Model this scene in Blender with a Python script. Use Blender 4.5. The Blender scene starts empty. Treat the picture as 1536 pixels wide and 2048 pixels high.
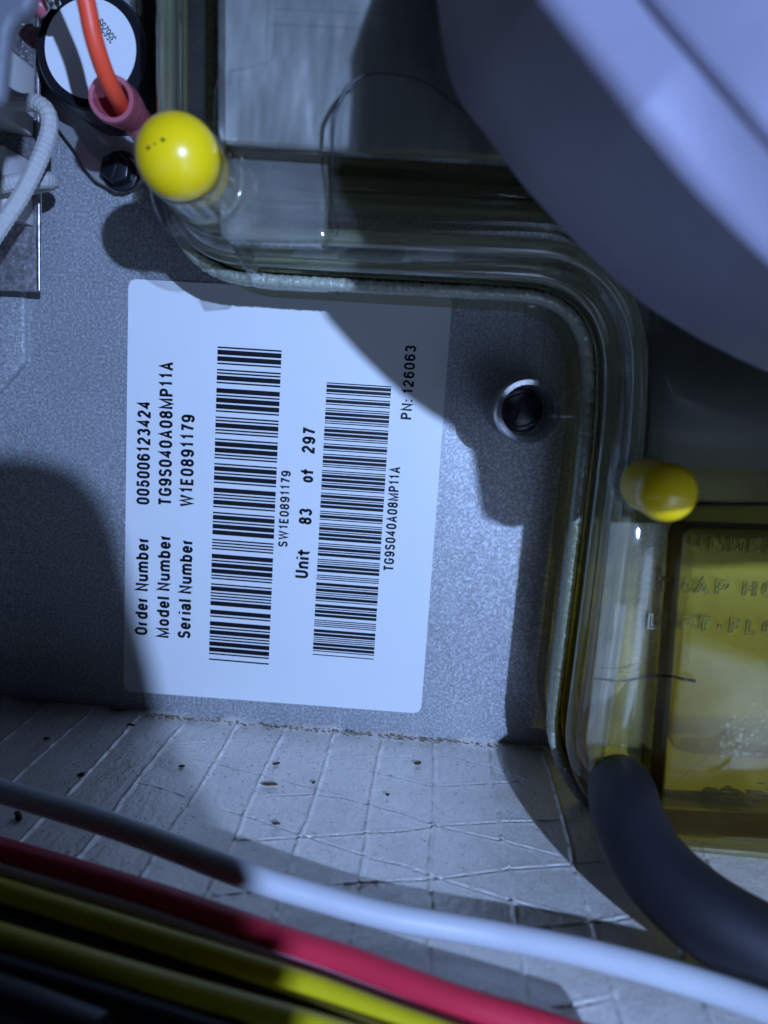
import bpy, bmesh, math, random
import numpy as np
from mathutils import Vector, Matrix, noise
from mathutils.geometry import tessellate_polygon

sc = bpy.context.scene
COL = sc.collection
rnd = random.Random(7)

# ------------------------------------------------------------------ camera
# The panel is the plane y = 0, the foil floor is z = 0, metres throughout.
F_PX, CX, CY, DIST = 1525.0, 768.0, 1024.0, 0.19
ay = np.array([112.0, 224.0, -F_PX]); ay /= np.linalg.norm(ay)
az = np.array([613.0, 10076.0, 1480.0]); az -= ay * (az @ ay); az /= np.linalg.norm(az)
ax = np.cross(ay, az)
ROT = np.array([ax, ay, az])                      # camera axes -> world

def ray(px, py):
    return ROT @ np.array([(px - CX) / F_PX, -(py - CY) / F_PX, -1.0])

CAM = np.array([0.01194433, -0.18748862, 0.08678271])

def W(px, py, h):
    """point that lies h metres in front of the panel, seen at photo pixel px,py"""
    r = ray(px, py)
    return Vector(CAM + r * ((-h - CAM[1]) / r[1]))

def FL(px, py, z=0.0):
    """point at height z above the foil floor"""
    r = ray(px, py)
    return Vector(CAM + r * ((z - CAM[2]) / r[2]))

cam_data = bpy.data.cameras.new('camera')
cam = bpy.data.objects.new('camera', cam_data)
COL.objects.link(cam)
M = Matrix([[*ROT[0], CAM[0]], [*ROT[1], CAM[1]], [*ROT[2], CAM[2]], [0, 0, 0, 1]])
cam.matrix_world = M
cam_data.sensor_fit = 'VERTICAL'
cam_data.sensor_height = 36.0
cam_data.sensor_width = 27.0
cam_data.lens = F_PX / 2048 * 36
cam_data.clip_start = 0.004
cam_data.clip_end = 10
cam_data.dof.use_dof = True
cam_data.dof.focus_distance = 0.180
cam_data.dof.aperture_fstop = 14.0
sc.camera = cam

# ------------------------------------------------------------------ light
world = bpy.data.worlds.new('World')
sc.world = world
world.use_nodes = True
bg = world.node_tree.nodes['Background']
bg.inputs[0].default_value = (0.35, 0.42, 0.75, 1)
bg.inputs[1].default_value = 0.003

LIGHT = CAM - 0.19 * ray(-45, 1095)               # a hand-held torch behind and right of the camera
ld = bpy.data.lights.new('torch_light', 'POINT')
ld.energy = 8.1
ld.color = (0.34, 0.515, 0.965)
ld.shadow_soft_size = 0.0030
lo = bpy.data.objects.new('torch_light', ld)
lo.location = LIGHT
COL.objects.link(lo)

sc.view_settings.view_transform = 'Standard'
sc.view_settings.look = 'None'
sc.view_settings.exposure = 0
sc.view_settings.gamma = 1
sc.cycles.transparent_max_bounces = 40
sc.cycles.max_bounces = 10
sc.cycles.caustics_reflective = False
sc.cycles.caustics_refractive = False
sc.cycles.sample_clamp_indirect = 4

# ------------------------------------------------------------------ materials
class NT:
    def __init__(s, name):
        s.m = bpy.data.materials.new(name); s.m.use_nodes = True
        s.t = s.m.node_tree; s.t.nodes.clear()
        s.out = s.t.nodes.new('ShaderNodeOutputMaterial')
    def n(s, typ, **kw):
        nd = s.t.nodes.new(typ)
        for k, v in kw.items(): setattr(nd, k, v)
        return nd
    def l(s, a, b): s.t.links.new(a, b)
    def val(s, op, a, b=None, clamp=False):
        nd = s.n('ShaderNodeMath', operation=op, use_clamp=clamp)
        for i, v in enumerate((a, b)):
            if v is None: continue
            if isinstance(v, (int, float)): nd.inputs[i].default_value = v
            else: s.l(v, nd.inputs[i])
        return nd.outputs[0]
    def noise(s, scale, detail=4, rough=.55, vec=None, dist=0):
        nd = s.n('ShaderNodeTexNoise')
        nd.inputs['Scale'].default_value = scale; nd.inputs['Detail'].default_value = detail
        nd.inputs['Roughness'].default_value = rough; nd.inputs['Distortion'].default_value = dist
        if vec is None: vec = s.pos()
        s.l(vec, nd.inputs['Vector'])
        return nd.outputs['Fac']
    def pos(s, scale=None):
        if not hasattr(s, '_p'): s._p = s.n('ShaderNodeTexCoord').outputs['Object']
        if scale is None: return s._p
        mp = s.n('ShaderNodeMapping'); mp.inputs['Scale'].default_value = scale
        s.l(s._p, mp.inputs['Vector']); return mp.outputs[0]
    def ramp(s, fac, stops):
        nd = s.n('ShaderNodeValToRGB'); cr = nd.color_ramp
        while len(cr.elements) < len(stops): cr.elements.new(.5)
        for e, (p, c) in zip(cr.elements, stops):
            e.position = p; e.color = (*c, 1) if len(c) == 3 else c
        s.l(fac, nd.inputs[0]); return nd.outputs[0]
    def mix(s, fac, a, b):
        nd = s.n('ShaderNodeMix', data_type='RGBA')
        for v, i in ((fac, 0), (a, 6), (b, 7)):
            if isinstance(v, (int, float)): nd.inputs[i].default_value = v
            elif isinstance(v, tuple): nd.inputs[i].default_value = (*v, 1)
            else: s.l(v, nd.inputs[i])
        return nd.outputs[2]
    def bump(s, h, strength=.3, dist=.0005, nrm=None):
        nd = s.n('ShaderNodeBump'); nd.inputs['Strength'].default_value = strength
        nd.inputs['Distance'].default_value = dist; s.l(h, nd.inputs['Height'])
        if nrm is not None: s.l(nrm, nd.inputs['Normal'])
        return nd.outputs[0]
    def pbsdf(s, color=(.5, .5, .5), rough=.5, metal=0, spec=.5, normal=None, **kw):
        p = s.n('ShaderNodeBsdfPrincipled')
        for k, v in (('Base Color', color), ('Roughness', rough), ('Metallic', metal), ('Specular IOR Level', spec)):
            if isinstance(v, tuple): p.inputs[k].default_value = (*v, 1)
            elif isinstance(v, (int, float)): p.inputs[k].default_value = v
            else: s.l(v, p.inputs[k])
        if normal is not None: s.l(normal, p.inputs['Normal'])
        for k, v in kw.items(): p.inputs[k].default_value = v
        s.p = p
        return p.outputs[0]
    def done(s, sh): s.l(sh, s.out.inputs[0]); return s.m

def plain(name, color, rough=.5, metal=0, spec=.5, var=.12, scale=250, bump=.08, bscale=1500, **kw):
    t = NT(name)
    n = t.noise(scale, 5)
    c = t.mix(n, tuple(max(0, x * (1 - var)) for x in color), tuple(min(.97, x * (1 + var)) for x in color))
    b = t.bump(t.noise(bscale, 3), bump, .0003)
    return t.done(t.pbsdf(c, rough, metal, spec, b, **kw))

def galvanised(name, base=(.42, .43, .44), spark=.8, rough=.42, metal=.33, gscale=1900):
    t = NT(name)
    big = t.noise(38, 4, .6)
    grain = t.n('ShaderNodeTexVoronoi'); grain.inputs['Scale'].default_value = gscale
    t.l(t.pos(), grain.inputs['Vector'])
    g = t.noise(gscale * .8, 3, .7)
    c = t.mix(big, tuple(x * .82 for x in base), tuple(x * 1.12 for x in base))
    fleck = t.ramp(g, [(.32, (0.58,) * 3), (.52, (.95,) * 3), (.70, (1.6,) * 3)])
    mul = t.n('ShaderNodeMix', data_type='RGBA', blend_type='MULTIPLY'); mul.inputs[0].default_value = 1
    t.l(c, mul.inputs[6]); t.l(fleck, mul.inputs[7])
    stain = t.ramp(t.noise(170, 6, .75), [(.70, (0, 0, 0)), (.80, (1, 1, 1))])
    c2 = t.mix(t.val('MULTIPLY', stain, .25), mul.outputs[2], (.20, .15, .10))
    r = t.ramp(t.noise(60, 4), [(.3, (rough - .06,) * 3), (.7, (rough + .08,) * 3)])
    nb = t.bump(grain.outputs['Color'], spark, .00011)
    return t.done(t.pbsdf(c2, r, metal, .5, nb))

def foil(name):
    t = NT(name)
    big = t.noise(30, 5, .6)
    dirt_shade = t.ramp(t.noise(420, 6, .8), [(.62, (0, 0, 0)), (.74, (1, 1, 1))])
    dust = t.ramp(t.noise(24, 5, .7), [(.4, (0, 0, 0)), (.75, (1, 1, 1))])
    c = t.mix(big, (.84, .77, .70), (.93, .88, .80))
    c = t.mix(t.val('MULTIPLY', dust, .30), c, (.70, .62, .56))
    c = t.mix(t.val('MULTIPLY', dirt_shade, .55), c, (.16, .11, .08))
    wr = t.noise(260, 5, .65, t.pos((1, .5, 1)))
    at = t.n('ShaderNodeAttribute', attribute_name='dirt_shade')
    c = t.mix(t.val('MULTIPLY', t.val('POWER', at.outputs['Fac'], 1.5), t.ramp(t.noise(500, 4, .7), [(.3, (.35,) * 3), (.6, (.95,) * 3)])), c, (.10, .085, .08))  # dark crease lines: dirt together with painted fold shade
    sp = t.ramp(t.noise(1700, 4, .8), [(.30, (.78,) * 3), (.55, (1.0,) * 3), (.72, (1.12,) * 3)])
    ml = t.n('ShaderNodeMix', data_type='RGBA', blend_type='MULTIPLY'); ml.inputs[0].default_value = 1
    t.l(c, ml.inputs[6]); t.l(sp, ml.inputs[7]); c = ml.outputs[2]
    b = t.bump(t.noise(1500, 4, .7), .5, .00015)
    b = t.bump(wr, .6, .0008, b)
    r = t.ramp(t.noise(90, 4), [(.3, (.30,) * 3), (.75, (.52,) * 3)])
    return t.done(t.pbsdf(c, r, .32, .6, b))

def clear(name, t0=(.93, .92, .86), t1=None, zfade=None, haze=.05, hazecol=(.6, .6, .5), rough=.06, kmul=1.0, bump=.12, f0=.045):
    """thin tinted clear plastic: longer paths at grazing angles come out darker"""
    t = NT(name)
    geo = t.n('ShaderNodeNewGeometry')
    bn = t.bump(t.noise(170, 4, .6), bump, .0006)
    dot = t.n('ShaderNodeVectorMath', operation='DOT_PRODUCT')
    t.l(geo.outputs['Normal'], dot.inputs[0]); t.l(geo.outputs['Incoming'], dot.inputs[1])
    cosv = t.val('ABSOLUTE', dot.outputs['Value'])
    path = t.val('DIVIDE', kmul, t.val('MAXIMUM', cosv, .16))
    tint = t0
    if t1 is not None:
        xyz = t.n('ShaderNodeSeparateXYZ'); t.l(geo.outputs['Position'], xyz.inputs[0])
        wob = t.val('MULTIPLY', t.noise(45, 4), .03)
        zz = t.val('ADD', xyz.outputs[2], wob)
        mr = t.n('ShaderNodeMapRange'); mr.inputs[1].default_value = zfade[0]; mr.inputs[2].default_value = zfade[1]
        t.l(zz, mr.inputs[0])
        tint = t.mix(mr.outputs[0], t1, t0)
    else:
        rgb = t.n('ShaderNodeRGB'); rgb.outputs[0].default_value = (*t0, 1); tint = rgb.outputs[0]
    sep = t.n('ShaderNodeSeparateColor'); t.l(tint, sep.inputs[0])
    cmb = t.n('ShaderNodeCombineColor')
    for i in range(3): t.l(t.val('POWER', sep.outputs[i], path), cmb.inputs[i])
    tr = t.n('ShaderNodeBsdfTransparent'); t.l(cmb.outputs[0], tr.inputs[0])
    df = t.n('ShaderNodeBsdfDiffuse'); df.inputs[0].default_value = (*hazecol, 1); t.l(bn, df.inputs['Normal'])
    tl = t.n('ShaderNodeBsdfTranslucent'); tl.inputs[0].default_value = (*hazecol, 1)
    if t1 is not None:
        hc = t.mix(mr.outputs[0], (hazecol[0] * .85, hazecol[1] * .8, hazecol[2] * .35), hazecol)
        t.l(hc, df.inputs[0]); t.l(hc, tl.inputs[0])
    dm = t.n('ShaderNodeMixShader'); dm.inputs[0].default_value = .5
    t.l(df.outputs[0], dm.inputs[1]); t.l(tl.outputs[0], dm.inputs[2])
    hz = t.ramp(t.noise(70, 5, .65), [(.3, (haze * .55,) * 3), (.75, (haze * 1.5,) * 3)])
    m1 = t.n('ShaderNodeMixShader'); t.l(hz, m1.inputs[0])
    t.l(tr.outputs[0], m1.inputs[1]); t.l(dm.outputs[0], m1.inputs[2])
    gl = t.n('ShaderNodeBsdfGlossy'); gl.inputs['Roughness'].default_value = rough; t.l(bn, gl.inputs['Normal'])
    fr = t.val('ADD', f0, t.val('MULTIPLY', .9, t.val('POWER', t.val('SUBTRACT', 1.0, cosv), 5.0)), True)
    m2 = t.n('ShaderNodeMixShader'); t.l(fr, m2.inputs[0])
    t.l(m1.outputs[0], m2.inputs[1]); t.l(gl.outputs[0], m2.inputs[2])
    return t.done(m2.outputs[0])

MAT = {}
MAT['panel'] = galvanised('galvanised_steel')
MAT['bracket'] = galvanised('bright_galvanised_steel', (.50, .47, .48), .9, .34, .85, 1300)
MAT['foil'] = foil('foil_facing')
MAT['sticker'] = plain('white_sticker', (.80, .81, .80), .33, 0, .4, .03, 90, .03, 600)
MAT['ink'] = plain('black_ink', (.008, .008, .012), .35, 0, .35, .2, 300, .02)
MAT['thin_ink'] = plain('dark_ink', (.03, .03, .05), .5)
MAT['yellow_cap'] = plain('yellow_vinyl', (.90, .62, .006), .28, 0, .5, .05, 120, .03, 500)
MAT['box'] = clear('aged_clear_plastic', (.94, .945, .92), (.90, .84, .52), (.03, .085), .055, (.62, .62, .58), .075, 1.0, .09)
MAT['box_in'] = clear('aged_clear_plastic_inner', (.93, .925, .82), (.88, .82, .46), (.03, .085), .035, (.6, .6, .5), .075, 1.0, .09)
MAT['clear'] = clear('clear_plastic', (.95, .955, .95), None, None, .03, (.6, .6, .62), .02, 1.0, .075)
MAT['wall'] = clear('thick_plastic_wall', (.62, .56, .36), (.55, .42, .14), (.035, .10), .06, (.4, .36, .2), .1)
MAT['box_win'] = clear('yellowed_window_plastic', (.93, .90, .66), None, None, .03, (.5, .48, .3), .06, 1.0, .05, .028)
MAT['bead'] = clear('clear_round_bead', (.93, .93, .86), (.90, .86, .62), (.03, .085), .27, (.66, .69, .50), .09, 1.5, .03, .16)
MAT['stem'] = clear('clear_nozzle_plastic', (.94, .945, .94), None, None, .07, (.75, .75, .78), .11, 1.3, .02, .22)
MAT['letter'] = plain('letter_edges', (.22, .22, .17), .22, .5, .7, .1)
MAT['frost'] = clear('frosted_clear_plastic', (.92, .93, .84), None, None, .26, (.7, .7, .68), .05, 1.0, .1, .06)
MAT['frost_face'] = clear('hazy_plastic_face', (.90, .89, .80), None, None, .20, (.62, .61, .55), .05, 1.0, .06, .05)
MAT['inner'] = None
MAT['olive'] = plain('yellowed_plastic', (.40, .37, .12), .35, 0, .4, .35, 60, .1, 300)
MAT['dirt_shade'] = plain('brown_dirt', (.07, .045, .02), .8, 0, .2, .5, 900, .5, 2500)
MAT['weld'] = plain('rough_plastic_edge', (.34, .36, .28), .22, 0, .7, .5, 1200, .7, 1600)
MAT['blackplastic'] = plain('black_plastic', (.012, .012, .016), .32, 0, .5, .3, 150, .1)
MAT['blacksteel'] = plain('black_oxide_steel', (.012, .013, .018), .3, .2, .5, .3, 150, .1)
MAT['grey'] = plain('grey_steel_ear', (.33, .32, .32), .45, .3, .5, .2, 120, .15)
MAT['white'] = plain('white_paper', (.78, .79, .80), .55, 0, .3, .03, 200, .04)
MAT['red'] = plain('red_insulation', (.90, .085, .035), .42, 0, .4, .08, 300, .08, 900)
MAT['pink'] = None
MAT['ceramic'] = plain('white_ceramic', (.60, .58, .56), .7, 0, .25, .07, 150, .15, 900)
MAT['braid'] = plain('glass_braid', (.46, .45, .42), .75, 0, .2, .2, 900, .3, 3000)
MAT['housing'] = plain('grey_plastic_housing', (.215, .20, .26), .5, 0, .4, .25, 60, .15, 300)
MAT['hose'] = plain('black_rubber', (.009, .009, .013), .6, 0, .4, .25, 120, .12, 900)
MAT['wire_white'] = plain('white_insulation', (.52, .53, .56), .4, 0, .4, .06)
MAT['wire_red'] = plain('red_wire_insulation', (.58, .028, .055), .4, 0, .4, .06)
MAT['wire_pink'] = plain('pale_pink_insulation', (.58, .42, .50), .4, 0, .4, .06)
MAT['wire_yellow'] = plain('yellow_wire_insulation', (.56, .47, .010), .4, 0, .4, .06)
MAT['wire_black'] = plain('black_wire_insulation', (.012, .012, .014), .4, 0, .4, .06)
MAT['connector'] = plain('grey_connector_plastic', (.12, .125, .14), .5, 0, .4, .15, 120)
MAT['debris'] = plain('brown_debris', (.085, .045, .022), .8, 0, .2, .5, 900, .5, 2500)
MAT['rust'] = plain('rust', (.22, .16, .09), .9, 0, .1, .5, 900, .6, 2500)
MAT['hair'] = plain('dark_hair', (.012, .012, .016), .4)
MAT['chrome'] = plain('bright_tin', (.8, .8, .82), .15, 1, .5, .05)
MAT['phone'] = plain('black_glass', (.01, .01, .012), .2)

def pink_plastic():
    t = NT('pink_translucent_vinyl')
    p = t.pbsdf((.62, .17, .21), .25, 0, .5, t.bump(t.noise(400, 4), .15, .0004))
    tr = t.n('ShaderNodeBsdfTransparent'); tr.inputs[0].default_value = (.95, .55, .58, 1)
    m = t.n('ShaderNodeMixShader'); m.inputs[0].default_value = .38
    t.l(p, m.inputs[1]); t.l(tr.outputs[0], m.inputs[2])
    return t.done(m.outputs[0])
MAT['pink'] = pink_plastic()

def droplets_mat():
    t = NT('water_droplets')
    p = t.pbsdf((.75, .75, .55), .05, 0, .8)
    tr = t.n('ShaderNodeBsdfTransparent'); tr.inputs[0].default_value = (.97, .97, .92, 1)
    m = t.n('ShaderNodeMixShader'); m.inputs[0].default_value = .72
    t.l(p, m.inputs[1]); t.l(tr.outputs[0], m.inputs[2])
    return t.done(m.outputs[0])
MAT['water'] = droplets_mat()

# ------------------------------------------------------------------ builders
def obj(name, verts, faces, mat, parent=None, smooth=True, sharp=None):
    me = bpy.data.meshes.new(name)
    me.from_pydata([tuple(v) for v in verts], [], faces)
    me.materials.append(MAT[mat])
    if smooth:
        me.polygons.foreach_set('use_smooth', [True] * len(me.polygons))
        if sharp is not None: me.set_sharp_from_angle(angle=math.radians(sharp))
    me.update()
    bm = bmesh.new(); bm.from_mesh(me); bmesh.ops.recalc_face_normals(bm, faces=bm.faces); bm.to_mesh(me); bm.free()
    o = bpy.data.objects.new(name, me); COL.objects.link(o)
    if parent is not None: o.parent = parent
    return o

def tag(o, label=None, cat=None, group=None, kind=None):
    if label: o['label'] = label
    if cat: o['category'] = cat
    if group: o['group'] = group
    if kind: o['kind'] = kind
    return o

def empty(name, label, cat, group=None):
    o = bpy.data.objects.new(name, None); o.empty_display_size = .004; COL.objects.link(o)
    return tag(o, label, cat, group)

def spline(pts, n):
    """Catmull-Rom through points (any dimension), n samples spread by length"""
    P = np.array([list(p) for p in pts], float)
    Q = np.vstack([2 * P[0] - P[1], P, 2 * P[-1] - P[-2]])
    out = []
    for i in range(len(P) - 1):
        p0, p1, p2, p3 = Q[i:i + 4]
        for t in np.linspace(0, 1, 24, endpoint=False):
            out.append(.5 * ((2 * p1) + (-p0 + p2) * t + (2 * p0 - 5 * p1 + 4 * p2 - p3) * t ** 2 + (-p0 + 3 * p1 - 3 * p2 + p3) * t ** 3))
    out.append(P[-1]); out = np.array(out)
    return resample(out, n)

def resample(P, n):
    P = np.array(P, float)
    d = np.r_[0, np.cumsum(np.linalg.norm(np.diff(P, axis=0), axis=1))]
    s = np.linspace(0, d[-1], n)
    return np.stack([np.interp(s, d, P[:, k]) for k in range(P.shape[1])], 1)

def tube_geo(path, radius, sides=20, cap=True, shape=None):
    P = np.array([list(p) for p in path], float)
    n = len(P)
    T = np.gradient(P, axis=0); T /= np.linalg.norm(T, axis=1)[:, None]
    up = np.array([0.13, 0.97, 0.2]); N = []
    v = up - T[0] * (up @ T[0]); v /= np.linalg.norm(v)
    for i in range(n):
        v = v - T[i] * (v @ T[i]); v /= np.linalg.norm(v); N.append(v.copy())
    N = np.array(N); B = np.cross(T, N)
    V, Fc = [], []
    for i in range(n):
        for j in range(sides):
            a = 2 * math.pi * j / sides
            r = radius(i / (n - 1)) if callable(radius) else radius
            if shape: r *= shape(i, a)
            V.append(P[i] + (N[i] * math.cos(a) + B[i] * math.sin(a)) * r)
    for i in range(n - 1):
        for j in range(sides):
            k = (j + 1) % sides
            Fc.append((i * sides + j, i * sides + k, (i + 1) * sides + k, (i + 1) * sides + j))
    if cap:
        Fc.append(tuple(range(sides))[::-1]); Fc.append(tuple((n - 1) * sides + j for j in range(sides)))
    return V, Fc

def tube(name, path, radius, mat, parent=None, sides=20, cap=True, shape=None):
    V, Fc = tube_geo(path, radius, sides, cap, shape)
    return obj(name, V, Fc, mat, parent, True, 50)

def lathe_y(name, c, prof, mat, parent=None, sides=40, cap0=True, cap1=True, sharp=35):
    """profile of (radius, h) about an axis standing out from the panel through c (x, z)"""
    V, Fc = [], []
    for r, h in prof:
        for j in range(sides):
            a = 2 * math.pi * j / sides
            V.append((c[0] + r * math.cos(a), -h, c[1] + r * math.sin(a)))
    n = len(prof)
    for i in range(n - 1):
        for j in range(sides):
            k = (j + 1) % sides
            Fc.append((i * sides + j, i * sides + k, (i + 1) * sides + k, (i + 1) * sides + j))
    if cap0: Fc.append(tuple(range(sides)))
    if cap1: Fc.append(tuple((n - 1) * sides + j for j in range(sides)))
    return obj(name, V, Fc, mat, parent, True, sharp)

def prism(name, poly, h0, h1, mat, parent=None, bevel=0.0, segs=2):
    """polygon of (x, z) between two heights above the panel, edges rounded"""
    bm = bmesh.new()
    vs = [bm.verts.new((p[0], -h1, p[1])) for p in poly]
    f = bm.faces.new(vs)
    r = bmesh.ops.extrude_face_region(bm, geom=[f])
    bmesh.ops.translate(bm, verts=[g for g in r['geom'] if isinstance(g, bmesh.types.BMVert)], vec=(0, h1 - h0, 0))
    if bevel:
        bmesh.ops.bevel(bm, geom=bm.edges[:], offset=bevel, segments=segs, profile=.5, affect='EDGES')
    bmesh.ops.recalc_face_normals(bm, faces=bm.faces)
    me = bpy.data.meshes.new(name); bm.to_mesh(me); bm.free()
    me.materials.append(MAT[mat])
    me.polygons.foreach_set('use_smooth', [True] * len(me.polygons)); me.set_sharp_from_angle(angle=math.radians(28))
    o = bpy.data.objects.new(name, me); COL.objects.link(o)
    if parent is not None: o.parent = parent
    return o

def xz(px, py, h):
    w = W(px, py, h); return (w.x, w.z)

def offset_line(P, d):
    """move an open (x, z) polyline sideways by d (to its left)"""
    P = np.array(P, float)
    T = np.gradient(P, axis=0); T /= np.linalg.norm(T, axis=1)[:, None]
    N = np.stack([-T[:, 1], T[:, 0]], 1)
    return P + N * d

def lump(size, seed, squash=(1, .6, .5)):
    bm = bmesh.new(); bmesh.ops.create_icosphere(bm, subdivisions=2, radius=1)
    off = Vector((seed * 3.7, seed * 1.3, seed * 7.1))
    V = []
    for v in bm.verts:
        k = 1 + .55 * noise.noise(v.co * 1.4 + off) + .25 * noise.noise(v.co * 3.5 + off)
        V.append(Vector((v.co.x * squash[0], v.co.y * squash[1], v.co.z * squash[2])) * k * size)
    Fc = [tuple(x.index for x in f.verts) for f in bm.faces]; bm.free()
    return V, Fc

def arc(cx, cy, rx, ry, a0, a1, n=14):
    return [(cx + rx * math.cos(math.radians(a0 + (a1 - a0) * k / n)), cy + ry * math.sin(math.radians(a0 + (a1 - a0) * k / n))) for k in range(n + 1)]
X_H = .72
def xh(p): return [(x, y * X_H) for x, y in p]
BOWL = xh(arc(.5, .62, .5, .38, 0, 180) + arc(.5, .38, .5, .38, 180, 360)); BOWL.append(BOWL[0])
ROUND = arc(.5, .7, .5, .3, 0, 180) + arc(.5, .3, .5, .3, 180, 360); ROUND.append(ROUND[0])
SIX = [arc(.5, .72, .5, .28, 15, 180) + [(0, .3)], arc(.5, .31, .5, .31, 180, 540, 28)]
GL = {   # glyph: (width, strokes) drawn in a unit box, condensed bold grotesque
 '0': (.53, [ROUND]), 'O': (.58, [ROUND]), 'o': (.5, [BOWL]),
 '1': (.42, [[(.0, .77), (.3, .84), (.62, 1), (.62, 0)]]),
 '2': (.53, [arc(.5, .72, .48, .28, 170, -25) + [(.05, .12), (0, 0), (1, 0)]]),
 '3': (.53, [arc(.48, .76, .44, .24, 165, -90), arc(.48, .26, .5, .26, 90, -165)]),
 '4': (.55, [[(.74, 0), (.74, 1), (0, .27), (1.05, .27)]]),
 '5': (.53, [[(.92, 1), (.14, 1), (.05, .48)] + arc(.47, .32, .52, .32, 140, -165)]),
 '6': (.53, SIX), '9': (.53, [[(1 - x, 1 - y) for x, y in st] for st in SIX]),
 '7': (.5, [[(0, 1), (1, 1), (.62, .5), (.4, 0)]]),
 '8': (.53, [arc(.5, .755, .44, .245, 0, 360, 26), arc(.5, .265, .5, .265, 0, 360, 26)]),
 'A': (.6, [[(0, -.07), (.5, 1), (1, -.07)], [(.2, .28), (.8, .28)]]),
 'D': (.56, [[(0, 0), (0, 1), (.45, 1)] + arc(.45, .7, .55, .3, 90, 0) + arc(.45, .3, .55, .3, 0, -90) + [(0, 0)]]),
 'E': (.5, [[(1, 1), (0, 1), (0, 0), (1, 0)], [(0, .52), (.88, .52)]]),
 'F': (.48, [[(1, 1), (0, 1), (0, -.07)], [(0, .5), (.85, .5)]]),
 'G': (.58, [arc(.5, .7, .5, .3, 15, 180) + arc(.5, .3, .5, .3, 180, 350) + [(1, .46), (.55, .46)]]),
 'H': (.56, [[(0, -.07), (0, 1.07)], [(1, -.07), (1, 1.07)], [(0, .52), (1, .52)]]),
 'L': (.46, [[(0, 1.07), (0, 0), (1, 0)]]),
 'M': (.72, [[(0, -.07), (0, 1), (.5, .02), (1, 1), (1, -.07)]]),
 'N': (.58, [[(0, -.07), (0, 1), (1, 0), (1, 1.07)]]),
 'P': (.54, [[(0, -.07), (0, 1), (.55, 1)] + arc(.55, .735, .45, .265, 90, -90) + [(0, .47)]]),
 'R': (.56, [[(0, -.07), (0, 1), (.55, 1)] + arc(.55, .745, .45, .255, 90, -90) + [(0, .49)], [(.5, .49), (.95, .3), (1, -.07)]]),
 'S': (.55, [arc(.5, .755, .46, .245, 15, 250) + arc(.5, .26, .5, .26, 75, -165)]),
 'T': (.54, [[(-.1, 1), (1.1, 1)], [(.5, 1), (.5, -.07)]]),
 'U': (.57, [[(0, 1.07), (0, .3)] + arc(.5, .3, .5, .3, 180, 360) + [(1, 1.07)]]),
 'W': (.84, [[(0, 1.07), (.25, 0), (.5, 1), (.75, 0), (1, 1.07)]]),
 'r': (.36, [[(0, -.07), (0, X_H)], xh(arc(.75, .5, .75, .45, 180, 85))]),
 'd': (.52, [BOWL, [(1, -.07), (1, 1.07)]]), 'b': (.52, [BOWL, [(0, -.07), (0, 1.07)]]),
 'e': (.5, [xh([(0, .5), (1, .5), (1, .62)] + arc(.5, .62, .5, .38, 0, 180) + arc(.5, .38, .5, .38, 180, 335))]),
 'u': (.52, [xh([(0, 1.06), (0, .36)] + arc(.48, .36, .48, .36, 180, 330)), [(1, -.07), (1, X_H + .03)]]),
 'n': (.52, [[(0, -.07), (0, X_H + .03)], xh(arc(.52, .6, .48, .4, 160, 0)) + [(1, -.07)]]),
 'm': (.8, [[(0, -.07), (0, X_H + .03)], xh(arc(.27, .62, .23, .38, 160, 0)) + [(.5, -.07)], xh(arc(.76, .62, .24, .38, 160, 0)) + [(1, -.07)]]),
 'l': (.17, [[(.5, -.07), (.5, 1.07)]]), 'i': (.17, [[(.5, -.07), (.5, X_H + .02)], [(.5, .93), (.5, 1.08)]]),
 'a': (.5, [xh([(.05, .72)] + arc(.48, .68, .46, .3, 150, 0)) + [(.95, .1), (1, -.05)], xh([(.95, .56), (.5, .52)] + arc(.42, .27, .42, .27, 100, 300) + [(.95, .28)])]),
 'f': (.40, [[(.45, -.07), (.45, .75)] + arc(1.0, .80, .55, .20, 180, 90), [(-.55, .66), (1.5, .66)]]),
 't': (.40, [[(.45, .98), (.45, .2)] + arc(1.0, .2, .55, .2, 180, 275), [(-.55, .66), (1.5, .66)]]),
 ':': (.17, [[(.5, -.07), (.5, .1)], [(.5, .52), (.5, .69)]]), '-': (.34, [[(0, .4), (1, .4)]]),
}
def ribbon(p, t):
    p = np.array(p, float)
    keep = np.r_[True, np.linalg.norm(np.diff(p, axis=0), axis=1) > 1e-5]; p = p[keep]
    closed = np.linalg.norm(p[0] - p[-1]) < 1e-4 and len(p) > 3
    d = np.diff(p, axis=0); d /= np.linalg.norm(d, axis=1)[:, None]
    if closed: da = np.vstack([d[-1], d]); db = np.vstack([d, d[0]])
    else: da = np.vstack([d[0], d]); db = np.vstack([d, d[-1]])
    m = da + db; m /= np.maximum(np.linalg.norm(m, axis=1)[:, None], 1e-6)
    n = np.stack([-m[:, 1], m[:, 0]], 1); nb = np.stack([-db[:, 1], db[:, 0]], 1)
    k = t / 2 / np.clip((n * nb).sum(1), .42, 1)
    return p + n * k[:, None], p - n * k[:, None]

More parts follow.
